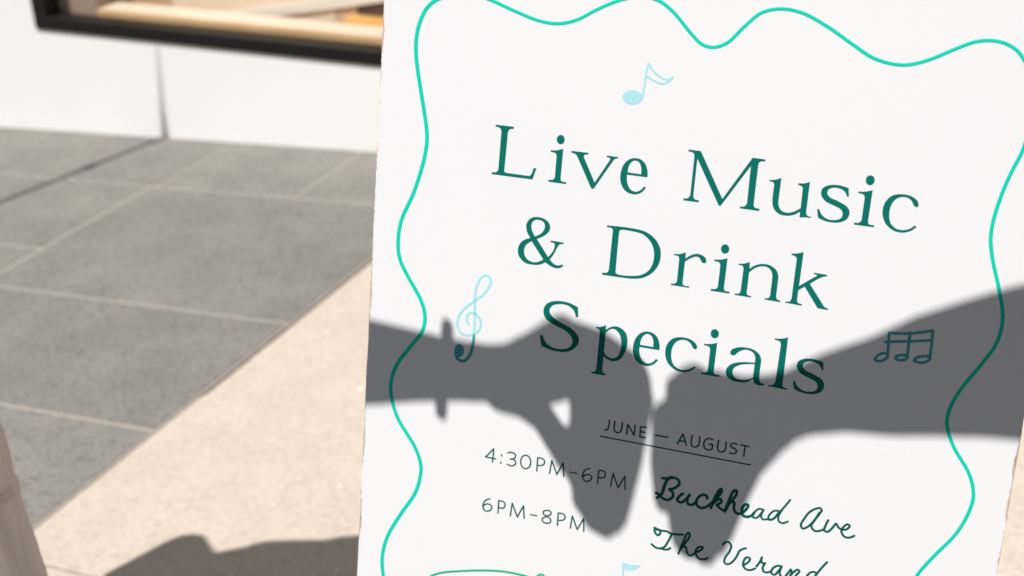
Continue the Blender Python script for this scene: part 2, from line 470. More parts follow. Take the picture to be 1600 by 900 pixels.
# ---- outlines of the lettering in the plane of the sign (tenths of a millimetre, * = corner)
GLYPHS = [
    ('L', ['-1958,1267* -1782,1267* -1784,1245* -1817,1241 -1836,1209* -1837,1130 -1844,867 -1844,847 -1827,833* -1610,831* -1589,840 -1577,863 -1565,909* -1537,911* -1567,803* -1963,804* -1963,824* -1929,826 -1907,843 -1902,868* -1898,1179* -1900,1218 -1919,1243 -1957,1249*']),
    ('i', ['-1414,1093* -1358,1099 -1298,1120* -1301,850* -1292,823 -1245,818* -1246,800* -1415,802* -1415,820* -1374,825 -1356,847* -1355,1037* -1363,1066 -1387,1077 -1413,1077*', '-1292,1205 -1300,1174 -1325,1158 -1353,1168 -1366,1197 -1357,1228 -1332,1244 -1305,1234']),
    ('v', ['-1220,1110* -1059,1111* -1062,1094* -1093,1090 -1101,1071* -979,847* -854,1072* -858,1087 -888,1093* -887,1107* -782,1105* -785,1091* -809,1086 -824,1069* -977,801* -992,788 -1009,795* -1154,1053* -1179,1085 -1218,1094*']),
    ('e', ['-500,956* -502,1007 -527,1070 -569,1106 -629,1115 -686,1091 -730,1034 -747,938 -728,855 -678,802 -598,787 -541,812 -502,860* -522,869* -551,832 -592,812 -641,826 -676,881 -687,957*', '-683,979* -678,1033 -657,1074 -625,1093 -588,1081 -564,1039 -559,976*']),
    ('M', ['-154,1249* -43,1247* 191,847* 415,1243* 527,1241* 527,1223* 485,1217 471,1194* 470,837* 481,810 526,801* 526,782* 354,784* 354,801* 390,805 411,833* 408,1170* 187,791* 176,781 162,789* -68,1177* -69,845* -57,815 -15,808* -16,790* -154,790* -154,808* -118,814 -97,841* -96,1188* -106,1221 -125,1230 -152,1230*']),
    ('u', ['582,1067* 632,1075 683,1098* 681,891* 690,847 719,809 776,799 833,820 879,856* 876,1015* 871,1041 834,1054* 834,1069* 883,1074 930,1093* 930,825* 943,796 976,789* 974,778* 927,778 880,771* 877,823* 830,789 772,772 697,780 645,826 627,907* 628,1029* 616,1050 584,1055*']),
    ('s', ['1262,1079* 1273,1007* 1257,1005* 1234,1045 1191,1066 1140,1069 1095,1047 1089,1012 1115,981 1191,954 1268,918 1296,873 1282,811 1235,778 1179,765 1105,768 1036,790* 1020,863* 1038,866* 1065,820 1117,789 1176,787 1228,808 1240,851 1217,889 1152,915 1075,946 1037,998 1042,1047 1080,1078 1144,1094 1210,1091']),
    ('c', ['1854,1017 1853,996 1840,989 1820,998 1792,1039 1754,1060 1711,1060 1662,1033 1631,973 1628,891 1652,819 1703,781 1764,778 1812,796 1849,829* 1865,819* 1818,776 1753,754 1673,766 1603,820 1571,898 1577,989 1626,1058 1701,1083 1779,1078 1836,1048']),
    ('&', ['-1499,459 -1424,450 -1373,412 -1364,357 -1401,303 -1482,252* -1360,96* -1321,152 -1305,203 -1311,233 -1347,239* -1346,256* -1222,253* -1224,239* -1258,232 -1280,198 -1304,138 -1343,75* -1295,37 -1254,31 -1219,46* -1208,33* -1235,10 -1280,1 -1331,15 -1383,43* -1435,13 -1492,3 -1581,12 -1644,69 -1655,146 -1621,212 -1545,253* -1583,311 -1592,379 -1559,436', '-1501,273* -1534,326 -1544,377 -1526,419 -1485,435 -1432,421 -1413,383 -1427,332 -1457,300', '-1530,224* -1404,66* -1453,37 -1511,28 -1572,57 -1597,121 -1581,181']),
    ('D', ['-829,470* -572,473 -459,456 -367,398 -315,313 -313,194 -361,99 -442,35 -536,9 -656,4 -834,4* -832,25* -791,29 -774,55* -770,410* -772,437 -792,453 -827,452*', '-697,446 -585,447 -488,431 -411,371 -375,297 -370,194 -402,109 -468,55 -554,33 -690,29 -710,44* -710,418 -708,436']),
    ('r', ['-187,292* -133,299 -83,322* -80,263* -35,301 17,321 74,313 107,282 106,254 89,245 67,256 48,285 20,296 -25,279 -82,235* -84,36* -70,14 -20,15* -22,-1* -187,2* -189,16* -153,20 -136,44* -136,251* -146,275 -186,280*']),
    ('n', ['399,286* 447,293 496,316* 500,252* 547,291 612,313 681,308 738,271 761,219* 762,39* 773,13 802,5* 802,-10* 665,-6* 665,8* 695,11 709,37* 709,212* 690,264 653,290 600,290 549,267 500,219* 500,31* 512,11 542,8* 540,-6* 397,-4* 395,10* 429,13 444,39* 448,236* 437,270 400,274*']),
    ('k', ['849,442* 897,449 952,470* 949,160* 1076,262 1092,272 1087,283 1064,286* 1064,299* 1179,295* 1177,282* 1135,268 1040,194* 1172,27* 1194,3 1223,-4* 1221,-18* 1133,-16* 999,162* 948,123* 947,36* 959,8 994,1* 992,-13* 849,-8* 848,5* 883,8 898,36* 901,387* 892,417 851,430*']),
    ('S', ['-1035,-340* -1023,-433* -1047,-437* -1071,-378 -1132,-338 -1207,-335 -1280,-361 -1305,-410 -1280,-461 -1201,-507 -1081,-554 -1014,-611 -998,-675 -1032,-739 -1095,-783 -1169,-797 -1261,-793 -1356,-769* -1381,-665* -1353,-661* -1317,-727 -1247,-766 -1163,-769 -1090,-742 -1058,-689 -1078,-629 -1145,-581 -1257,-541 -1336,-494 -1363,-432 -1346,-363 -1295,-325 -1226,-308 -1134,-309']),
    ('p', ['-846,-501* -801,-493 -752,-468* -752,-515* -708,-481 -661,-466 -601,-480 -554,-525 -536,-604 -550,-698 -591,-775 -646,-803 -704,-798 -750,-772* -750,-907* -740,-930 -712,-939* -716,-956* -853,-956* -852,-941* -824,-935 -808,-908* -806,-556* -813,-525 -845,-510*', '-750,-543* -750,-731* -715,-767 -665,-777 -617,-750 -593,-672 -596,-597 -623,-529 -671,-494 -714,-506']),
    ('a', ['416,-547 428,-513 477,-485 538,-475 616,-482 678,-520 701,-573* 705,-751 720,-781 755,-786* 755,-800* 704,-808 664,-795 646,-755* 598,-794 537,-808 450,-799 400,-754 401,-696 448,-644 531,-616 645,-603* 643,-550 618,-510 563,-493 515,-507 479,-537 459,-561 433,-565', '646,-616* 645,-745* 595,-771 550,-782 486,-772 456,-728 468,-679 519,-644 579,-627']),
    ('l', ['796,-349* 856,-341 911,-320* 914,-764* 926,-788 964,-793* 960,-807* 790,-802* 790,-788* 826,-783 848,-751* 856,-403* 843,-369 798,-362*']),
    ('e', ['-233,-628* -235,-576 -260,-513 -302,-478 -362,-468 -419,-492 -463,-550 -480,-645 -461,-729 -411,-782 -331,-797 -274,-772 -235,-724* -255,-715* -284,-752 -325,-772 -374,-757 -409,-703 -420,-626*', '-416,-605* -411,-551 -390,-510 -358,-491 -321,-503 -298,-545 -292,-607*']),
    ('c', ['110,-538 108,-559 95,-565 76,-557 47,-516 9,-495 -33,-495 -83,-522 -114,-582 -117,-664 -93,-736 -41,-774 20,-777 67,-759 105,-726* 120,-735* 73,-778 9,-801 -71,-789 -142,-735 -174,-657 -168,-566 -118,-497 -44,-472 35,-477 92,-507']),
    ('i', ['1347,1061* 1403,1067 1463,1088* 1460,818* 1469,792 1515,787* 1515,769* 1346,770* 1346,788* 1387,793 1405,816* 1406,1005* 1398,1034 1374,1046 1348,1045*', '1469,1174 1460,1142 1435,1127 1408,1136 1395,1165 1403,1197 1428,1212 1455,1203']),
    ('i', ['180,293* 236,299 296,320* 293,50* 302,23 348,18* 347,1* 179,2* 179,20* 220,25 238,47* 239,237* 231,266 207,278 181,277*', '302,405 293,374 268,359 241,368 228,397 236,428 261,444 288,434']),
    ('i', ['173,-499* 229,-493 289,-472* 286,-742* 295,-768 341,-773* 340,-791* 172,-790* 172,-772* 213,-767 231,-744* 232,-555* 224,-526 200,-514 174,-515*', '295,-386 286,-418 261,-433 234,-424 221,-395 229,-363 254,-348 281,-357']),
    ('s', ['1244,-499* 1255,-571* 1239,-573* 1216,-533 1174,-512 1122,-509 1078,-531 1071,-566 1097,-597 1174,-624 1251,-660 1278,-705 1265,-767 1218,-800 1161,-813 1088,-810 1019,-788* 1002,-715* 1020,-712* 1048,-758 1100,-789 1158,-791 1210,-770 1223,-727 1200,-689 1135,-663 1058,-632 1020,-580 1025,-531 1063,-500 1127,-484 1192,-487']),
]
STROKES = [
    ('small_letter', 'ink', 0.00081, False, ['-637,-1387* -639,-1456 -646,-1480 -670,-1490']),
    ('small_letter', 'ink', 0.00081, False, ['-582,-1390* -586,-1455 -573,-1487 -543,-1494 -517,-1472 -512,-1387']),
    ('small_letter', 'ink', 0.00080, False, ['-459,-1496* -458,-1395* -389,-1491* -388,-1391*']),
    ('small_letter', 'ink', 0.00079, False, ['-280,-1393* -334,-1396* -333,-1497* -282,-1496*', '-333,-1445* -288,-1444*']),
    ('dash_mark', 'ink', 0.00079, False, ['-188,-1453* -70,-1454*']),
    ('small_letter', 'ink', 0.00079, False, ['26,-1502* 68,-1395* 111,-1498*', '41,-1467* 94,-1466*']),
    ('small_letter', 'ink', 0.00078, False, ['156,-1395* 153,-1468 166,-1497 197,-1500 223,-1478 226,-1395']),
    ('small_letter', 'ink', 0.00077, False, ['346,-1401 314,-1393 280,-1416 270,-1458 286,-1496 322,-1505 352,-1490* 352,-1447* 320,-1448*']),
    ('small_letter', 'ink', 0.00077, False, ['403,-1398* 400,-1470 414,-1499 445,-1503 470,-1480 473,-1398']),
    ('small_letter', 'ink', 0.00076, False, ['570,-1403 544,-1397 519,-1416 525,-1440 562,-1450 576,-1470 556,-1500 516,-1497']),
    ('small_letter', 'ink', 0.00076, False, ['609,-1401* 685,-1405*', '649,-1403* 647,-1506*']),
    ('underline_rule', 'ink', 0.00069, False, ['-706,-1560* 716,-1579*']),
    ('small_letter', 'ink', 0.00076, False, ['-1755,-2020* -1752,-1884* -1830,-1983* -1726,-1983*']),
    ('small_letter', 'ink', 0.00086, False, ['-1670,-1933* -1668,-1939*', '-1671,-2010* -1669,-2016*']),
    ('small_letter', 'ink', 0.00075, False, ['-1608,-1901 -1574,-1886 -1529,-1904 -1535,-1939 -1579,-1958* -1534,-1960 -1521,-1996 -1555,-2024 -1606,-2016']),
    ('small_letter', 'ink', 0.00075, True, ['-1431,-1890 -1459,-1913 -1471,-1964 -1452,-2013 -1416,-2027 -1379,-2000 -1370,-1953 -1391,-1900']),
    ('small_letter', 'ink', 0.00075, False, ['-1303,-2028* -1304,-1892* -1249,-1895 -1232,-1923 -1250,-1959 -1301,-1969']),
    ('small_letter', 'ink', 0.00074, False, ['-1174,-2026* -1162,-1894* -1101,-2026* -1048,-1896* -1031,-2030*']),
    ('dash_mark', 'ink', 0.00067, False, ['-971,-1977* -905,-1977*']),
    ('small_letter', 'ink', 0.00073, False, ['-780,-1902 -817,-1918 -843,-1958 -845,-2007 -824,-2036 -790,-2035 -762,-2012 -759,-1981 -783,-1966 -820,-1976 -843,-2002']),
    ('small_letter', 'ink', 0.00073, False, ['-695,-2039* -694,-1903* -641,-1906 -626,-1934 -642,-1970 -694,-1977']),
    ('small_letter', 'ink', 0.00072, False, ['-566,-2042* -553,-1908* -492,-2043* -438,-1913* -423,-2047*']),
    ('small_letter', 'ink', 0.00077, False, ['-1753,-2410 -1790,-2427 -1816,-2467 -1820,-2513 -1800,-2541 -1764,-2542 -1735,-2518 -1731,-2486 -1756,-2468 -1791,-2473 -1816,-2498']),
    ('small_letter', 'ink', 0.00077, False, ['-1662,-2543* -1663,-2411* -1610,-2414 -1595,-2440 -1610,-2478 -1662,-2483']),
    ('small_letter', 'ink', 0.00076, False, ['-1534,-2546* -1524,-2410* -1462,-2544* -1408,-2413* -1392,-2544*']),
    ('dash_mark', 'ink', 0.00069, False, ['-1332,-2491* -1265,-2491*']),
    ('small_letter', 'ink', 0.00075, True, ['-1169,-2414 -1202,-2431 -1200,-2459 -1162,-2474 -1127,-2498 -1125,-2529 -1156,-2547 -1198,-2540 -1209,-2511 -1164,-2474 -1127,-2445 -1134,-2417']),
    ('small_letter', 'ink', 0.00075, False, ['-1052,-2549* -1054,-2418* -1000,-2420 -983,-2447 -999,-2481 -1053,-2492']),
    ('small_letter', 'ink', 0.00074, False, ['-922,-2550* -912,-2420* -853,-2549* -797,-2422* -786,-2555*']),
    ('handwritten_word', 'script', 0.00141, False, ['-80,-1864 -39,-1860 4,-1837* -24,-1862 -45,-1909 -58,-1977 -78,-2040 -113,-2069', '-29,-1858 10,-1842 63,-1847 85,-1884 55,-1933 -3,-1963* 30,-1986 37,-2028 -3,-2069 -55,-2065 -88,-2039 -124,-2022', '-5,-1848 -37,-1881 -56,-1944 -66,-2005 -84,-2045', '128,-1981 94,-2017 83,-2057 120,-2071 162,-2030 192,-1979* 176,-2027 188,-2074 227,-2073 259,-2038', '359,-1982 344,-1954 301,-1963 266,-2009 266,-2058 300,-2089 358,-2069 399,-2026 447,-1957 484,-1891 479,-1862 459,-1885 428,-1966 402,-2074', '414,-2028 449,-1983 482,-1963 492,-1991 454,-2028* 488,-2056 534,-2069 562,-2004 623,-1885 616,-1849 591,-1864 569,-1933 535,-2079', '549,-2028 579,-1977 610,-1971 615,-2031 639,-2072 679,-2071 728,-2019 742,-1973 713,-1973 688,-2032 703,-2082 746,-2090 792,-2062 804,-2035']),
    ('handwritten_word', 'script', 0.00101, False, ['760,-2082 794,-2072* 800,-2047 839,-1993 887,-1992* 869,-2028 835,-2080 800,-2083 791,-2058', '887,-1992 870,-2052 889,-2084 933,-2075* 980,-2063 1024,-1991', '1024,-1974 981,-1983 940,-2042 944,-2077 980,-2067 1025,-1996* 1051,-1957 1114,-1847', '1055,-1956 1027,-2029 1039,-2077 1075,-2086 1118,-2060']),
    ('handwritten_word', 'script', 0.00109, False, ['1406,-1895 1390,-1873 1348,-1888 1299,-1931 1262,-2000 1238,-2072 1259,-2101 1306,-2069 1364,-1979 1407,-1893', '1387,-1918 1357,-1995 1331,-2062 1366,-2101 1409,-2094 1441,-2073', '1474,-1974 1457,-2031 1451,-2080 1482,-2088 1519,-2042 1548,-1994 1569,-2023 1601,-2040', '1601,-2040 1643,-2031 1668,-1991 1649,-1979 1615,-2013 1604,-2063 1639,-2105 1682,-2103 1722,-2076']),
    ('handwritten_word', 'script', 0.00112, False, ['-106,-2375 -43,-2391 11,-2388 59,-2402 120,-2398 173,-2389', '-104,-2377 -96,-2422 -64,-2445 -44,-2412 -58,-2390 -81,-2392', '67,-2405 37,-2490 5,-2554 -40,-2576 -79,-2572 -117,-2547', '-32,-2571 15,-2577 45,-2568 66,-2550', '148,-2590 175,-2485 210,-2371 226,-2361 235,-2390 207,-2458 162,-2546* 186,-2512 210,-2507 222,-2550 249,-2585 277,-2579 305,-2548 361,-2503 368,-2477 337,-2480 308,-2523 316,-2571 350,-2601 394,-2595 426,-2576']),
    ('handwritten_word', 'script', 0.00109, False, ['553,-2410 573,-2385 602,-2375 631,-2405 623,-2464 589,-2537 587,-2587 615,-2599 650,-2577 689,-2515 718,-2436 770,-2402', '767,-2576 811,-2530 818,-2496 786,-2492 764,-2532 764,-2581 794,-2612 835,-2611 877,-2585', '886,-2563 913,-2508 926,-2460* 929,-2513 962,-2514* 945,-2558 955,-2597 984,-2603 1016,-2588', '1113,-2514 1078,-2515 1037,-2550 1028,-2597 1059,-2611 1097,-2554 1116,-2513* 1104,-2581 1118,-2610 1149,-2620', '1162,-2601* 1201,-2525* 1211,-2549 1184,-2628* 1223,-2555 1262,-2514 1280,-2526 1252,-2581 1254,-2629 1292,-2637', '1434,-2509 1393,-2508 1355,-2554 1344,-2609 1378,-2618 1427,-2542* 1468,-2461 1516,-2382', '1444,-2506 1419,-2568 1432,-2614 1467,-2631 1507,-2598 1530,-2552 1572,-2535* 1537,-2550 1517,-2595 1532,-2624 1572,-2591 1587,-2540* 1579,-2590 1604,-2617 1639,-2609']),
    ('border_line', 'teal', 0.00198, False, ['-2435,2405 -2607,2338 -2696,2254 -2752,2133 -2781,1985 -2777,1838 -2753,1693 -2698,1451 -2623,1081 -2638,873 -2724,537 -2837,243 -2858,20 -2830,-135 -2735,-299 -2599,-497 -2542,-655 -2559,-813 -2682,-1002 -2806,-1200 -2857,-1388 -2844,-1539 -2770,-1741 -2563,-2027 -2495,-2198 -2495,-2321 -2536,-2497 -2687,-2774 -2809,-3031 -2854,-3267 -2832,-3477 -2772,-3680 -2703,-3918 -2703,-4173 -2787,-4489 -2831,-4761 -2746,-5003 -2638,-5279 -2672,-5595 -2776,-5871 -2660,-6104 -2112,-5997 -1633,-5693 -1058,-5912 -451,-5812 116,-5464 654,-5640 1234,-5689 1690,-5337 2150,-5595 2502,-5524 2626,-5133 2525,-4744 2346,-4380 2416,-3954 2518,-3528 2410,-3161 2216,-2914 2190,-2726 2245,-2586']),
    ('border_line', 'teal', 0.00160, False, ['-2435,2405 -2282,2423 -2085,2383 -1859,2308 -1613,2240 -1441,2231 -1277,2276 -1072,2397 -887,2486 -729,2527 -564,2514 -424,2435 -236,2255 -133,2173 -29,2157 87,2208 216,2356 349,2485 507,2532 687,2515 913,2420 1142,2291 1333,2193 1563,2163 1746,2216 1983,2345 2107,2405 2223,2428 2341,2417 2449,2364 2521,2283']),
    ('border_line', 'teal', 0.00162, False, ['2521,2283 2587,2144 2624,1939 2628,1691 2612,1567 2551,1372 2509,1204 2472,953 2476,788 2516,627 2607,372 2673,128 2656,-91 2560,-303 2419,-570 2358,-781 2369,-912 2453,-1088 2608,-1299 2674,-1491 2653,-1679 2575,-1892 2432,-2121 2308,-2349 2245,-2586']),
    ('doodle_outline', 'green', 0.00119, False, ['-2352,-3407 -2313,-3363 -2213,-3306 -1955,-3228 -1745,-3178 -1565,-3150 -1385,-3146 -1292,-3153 -1136,-3208 -1169,-3459 -1502,-3641 -1975,-3700 -2358,-3658 -2415,-3528 -2352,-3407', '-1219,-3158 -1208,-3121 -1177,-3097 -1144,-3107 -1120,-3157']),
    ('music_note', 'sky', 0.00104, False, ['-612,1667* -605,1756 -600,1869 -586,1961* -529,1895 -460,1852 -408,1839 -360,1866', '-592,1851 -528,1820 -443,1801 -394,1825 -360,1864']),
    ('music_note', 'sky', 0.00143, False, ['-2038,-838 -2032,-700 -2044,-453 -2044,-318 -2006,-206 -1952,-164 -1904,-196 -1906,-252 -1962,-350 -2048,-431 -2146,-525 -2198,-612 -2204,-705 -2159,-772 -2082,-780 -2015,-749 -1972,-668 -1991,-592 -2046,-555 -2097,-565 -2118,-623 -2092,-675']),
    ('treble_clef_tail', 'sky_deep_shaded', 0.00163, False, ['-2033,-780 -2038,-884 -2068,-992 -2123,-1048 -2182,-1034 -2207,-981']),  # lower clef: shadow painted in with the darker blue
    ('music_note', 'sky_deep_shaded', 0.00130, False, ['1783,-361* 1768,-142* 1926,-122 2127,-65* 2137,-322*', '1747,-229 1835,-211 1947,-191 2116,-154', '1942,-114* 1946,-334*', '1776,-329 1731,-337 1693,-369 1681,-400 1710,-411 1757,-391 1783,-361', '1941,-322 1905,-322 1859,-342 1853,-365 1894,-372 1934,-359 1949,-333', '2130,-297 2089,-302 2026,-327 2009,-356 2062,-367 2108,-352 2137,-322']),
    ('music_note', 'sky', 0.00095, False, ['-372,-2802* -341,-3134*']),
]
FILLS = [
    ('music_note', 'sky', '-339,-3134 -393,-3098 -479,-3138 -498,-3210 -443,-3246 -357,-3206'),
    ('music_note', 'sky', '-609,1664 -632,1617 -696,1591 -764,1603 -795,1644 -772,1691 -708,1717 -640,1705'),
    ('music_note', 'sky', '-379,-2790* -292,-2799 -195,-2778* -259,-2848 -350,-2863*'),
    ('treble_clef_head', 'sky_deep_shaded', '-2122,-941 -2133,-990 -2166,-1015 -2202,-1002 -2219,-957 -2208,-908 -2175,-883 -2139,-897'),  # darker blue here is painted shade as well
]

# ------------------------------------------------------------------ the sign
BXv = Vector((0.98796976, 0.11440024, -0.10405931)); BDv = Vector((-0.0767563, -0.22140686, -0.9721561))
BNv = BXv.cross(BDv).normalized()
P0 = Vector((-0.39217014, 1.10616303, 0.87073957))
mb_ = Matrix((BXv, BNv, -BDv)).transposed().to_4x4(); mb_.translation = P0
base = Vector((P0.x, P0.y + .16, 0))
sign = empty('sign_board', base)
tag(sign, 'white painted sign board reading Live Music & Drink Specials in green', 'sign')
def child(name, me, mat, parent, mw=None, smooth=False):
    if mat: me.materials.clear(); me.materials.append(mat)
    if smooth:
        for p in me.polygons: p.use_smooth = True
    o = bpy.data.objects.new(name, me); col.objects.link(o); o.parent = parent
    if mw is not None: o.matrix_local = mw
    return o
mp_local = Matrix.Translation(-base) @ mb_
TH = .012
b = MB(); b.box((PX0, 0, PZ0), (PX1, TH, PZ1))
pm = b.mesh('front_panel')
bm = bmesh.new(); bm.from_mesh(pm)
bmesh.ops.subdivide_edges(bm, edges=[e for e in bm.edges if abs((e.verts[0].co - e.verts[1].co).z) > .5], cuts=260)
for v in bm.verts:                         # knocks along the sawn side edges
    s_ = -1 if v.co.x < 0 else 1
    n = noise.noise(Vector((v.co.z*34, s_*3, 0)))*.0004 + noise.noise(Vector((v.co.z*210, s_*7, 1)))*.0004
    v.co.x += n
bm.to_mesh(pm); bm.free()
panel = child('front_panel', pm, M['board'], sign, mp_local)

def parse(t):
    return [(int(a)*1e-4, int(b_)*1e-4, bool(c)) for a, b_, c in re.findall(r'(-?\d+),(-?\d+)(\*?)', t)]
def spline(pts, closed, sub):
    """Catmull-Rom through the points, broken at the corners"""
    n = len(pts); out = []
    def P(i): return Vector(pts[i % n][:2]) if closed else Vector(pts[max(0, min(n-1, i))][:2])
    last = n if closed else n - 1
    for i in range(last):
        p1, p2 = P(i), P(i+1)
        c1, c2 = pts[i % n][2], pts[(i+1) % n][2]
        p0 = P(i-1) if not c1 else p1; p3 = P(i+2) if not c2 else p2
        if c1 and c2: out.append(p1); continue
        l = (p2 - p1).length
        d0, d1, d2 = max((p1-p0).length, 1e-9)**.5, max(l, 1e-9)**.5, max((p3-p2).length, 1e-9)**.5
        if c1: m1 = None
        else: m1 = ((p1-p0)/d0 - (p2-p0)/(d0+d1) + (p2-p1)/d1)*d1
        if c2: m2 = None
        else: m2 = ((p2-p1)/d1 - (p3-p1)/(d1+d2) + (p3-p2)/d2)*d1
        if m1 is None: m1 = (p2 - p1)*1.5 - m2*.5
        if m2 is None: m2 = (p2 - p1)*1.5 - m1*.5
        for k in range(sub):
            t = k/sub
            out.append(p1*(2*t**3-3*t*t+1) + m1*(t**3-2*t*t+t) + p2*(-2*t**3+3*t*t) + m2*(t**3-t*t))
    if not closed: out.append(P(n-1))
    return out
PROUD = -.00018
def fill_mesh(name, contours, y=PROUD, apart=False):
    loops = [[Vector((p.x, p.y, 0)) for p in c] for c in contours]
    flat = [v for l in loops for v in l]
    tris, k = [], 0
    for grp in ([[l] for l in loops] if apart else [loops]):     # apart: the contours lie side by side (the dot of an i)
        tris += [tuple(i + k for i in t) for t in tessellate_polygon(grp)]
        k += sum(len(l) for l in grp)
    n = len(flat)
    me = bpy.data.meshes.new(name)
    vs = [(v.x, y, v.y) for v in flat] + [(v.x, 0.0002, v.y) for v in flat]
    fs = []
    for t in tris:
        a, b_, c = (flat[i] for i in t)
        ccw = (b_ - a).cross(c - a).z > 0
        fs.append(tuple(t) if ccw else tuple(t)[::-1])      # faces -Y
    k = 0
    for l in loops:
        m_ = len(l)
        for i in range(m_): fs.append((k+i, k+(i+1) % m_, n+k+(i+1) % m_, n+k+i))
        k += m_
    me.from_pydata(vs, [], fs)
    return me
def ribbon(v, f, pts, hw, closed, lift):
    """a low domed line of vinyl following the path, with round ends"""
    q = [pts[0]]
    for p in pts[1:]:
        if (p - q[-1]).length > hw*.25: q.append(p)
    pts = q; n = len(pts)
    if n < 2: return
    rows = []
    def add(p, nrm, w):
        b0 = len(v)
        for a, h in ((-1, -.00003), (-.6, lift), (.6, lift), (1, -.00003)):
            v.append((p.x + nrm.x*w*a, h, p.y + nrm.y*w*a))
        rows.append(b0)
    for i in range(n):
        if closed: t = pts[(i+1) % n] - pts[i-1]
        else: t = pts[min(i+1, n-1)] - pts[max(i-1, 0)]
        t.normalize(); nr = Vector((-t.y, t.x))
        if i == 0 and not closed:
            for k in (85, 55, 25): add(pts[0] - t*hw*math.sin(R(k)), nr, hw*math.cos(R(k)))
        add(pts[i], nr, hw)
        if i == n-1 and not closed:
            for k in (25, 55, 85): add(pts[-1] + t*hw*math.sin(R(k)), nr, hw*math.cos(R(k)))
    m_ = len(rows)
    for i in range(m_ if closed else m_ - 1):
        a, b_ = rows[i], rows[(i+1) % m_]
        for k in range(3): f.append((a+k, a+k+1, b_+k+1, b_+k))
    return
for name, cs in GLYPHS:
    me = fill_mesh('heading_letter', [spline(parse(c), True, 7) for c in cs], apart=(name == 'i'))
    child('heading_letter', me, M['head'], panel)
cnt = 0
for kind, mat, hw, closed, cs in STROKES:
    v, f = [], []
    for c in cs:
        pts = parse(c)
        # a corner in a stroke is a joint: run the pieces as separate ribbons so it stays sharp
        pieces, cur = [], []
        for i, p in enumerate(pts):
            cur.append(p)
            if p[2] and 0 < i < len(pts) - 1:
                pieces.append(cur); cur = [p]
        pieces.append(cur)
        for pc in pieces:
            cnt += 1
            ribbon(v, f, spline([(a, b_, c_ and (i in (0, len(pc)-1))) for i, (a, b_, c_) in enumerate(pc)], closed, 8), hw, closed, -.00012 - .000013*(cnt % 9))
    me = bpy.data.meshes.new(kind); me.from_pydata(v, [], f)
    child(kind, me, M[mat], panel)
for kind, mat, c in FILLS:
    child(kind, fill_mesh(kind, [spline(parse(c), True, 6)], -.00023), M[mat], panel)

# legs, back panel, hinges
def P(u, y, w): return P0 + BXv*u + BNv*y - BDv*w
def beam(name, a, b_, sx, sy, mat, parent):
    d = (b_ - a).normalized(); s_ = d.cross(BNv).normalized(); t = s_.cross(d).normalized()
    mb = MB(); q = []
    for p in (a, b_):
        for i, k in ((-1, -1), (1, -1), (1, 1), (-1, 1)): q.append(p + s_*sx*i/2 + t*sy*k/2)
    for i in range(4): 
        if b_.z < .1: q[4+i].z = 0.001
    mb.add(q, [(0,1,2,3), (7,6,5,4), (0,4,5,1), (1,5,6,2), (2,6,7,3), (3,7,4,0)])
    me = mb.mesh(name, .0015); me.transform(Matrix.Translation(-base))
    return child(name, me, mat, parent)
def to_ground(p, d): return p + d*((0.0 - p.z)/d.z)
for s_ in (PX0 + .07, PX1 - .13):
    a = P(s_, TH + .0115, PZ1 - .01); beam('leg', a, to_ground(a, BDv), .034, .022, M['wood_leg'], sign)
for w_, h_ in ((PZ1 - .05, .04), (PZ0 + .05, .04)):
    a = P(PX0 + .09, TH + .034, w_); beam('cross_rail', a, P(PX1 - .15, TH + .034, w_), h_, .020, M['wood_leg'], sign)
bdir = Vector((-.02, .30, -1.0)).normalized()
a = P(-.07, TH + .060, PZ1 - .04); beam('rear_leg', a, to_ground(a, bdir), .04, .024, M['wood_leg'], sign)
mb = MB(); a = P(-.07, TH + .046, PZ1 - .03); mb.tube([a - BXv*.03, a + BXv*.03], [.006, .006], 10)
me = mb.mesh('hinge'); me.transform(Matrix.Translation(-base)); child('hinge', me, M['silver'], sign, smooth=True)

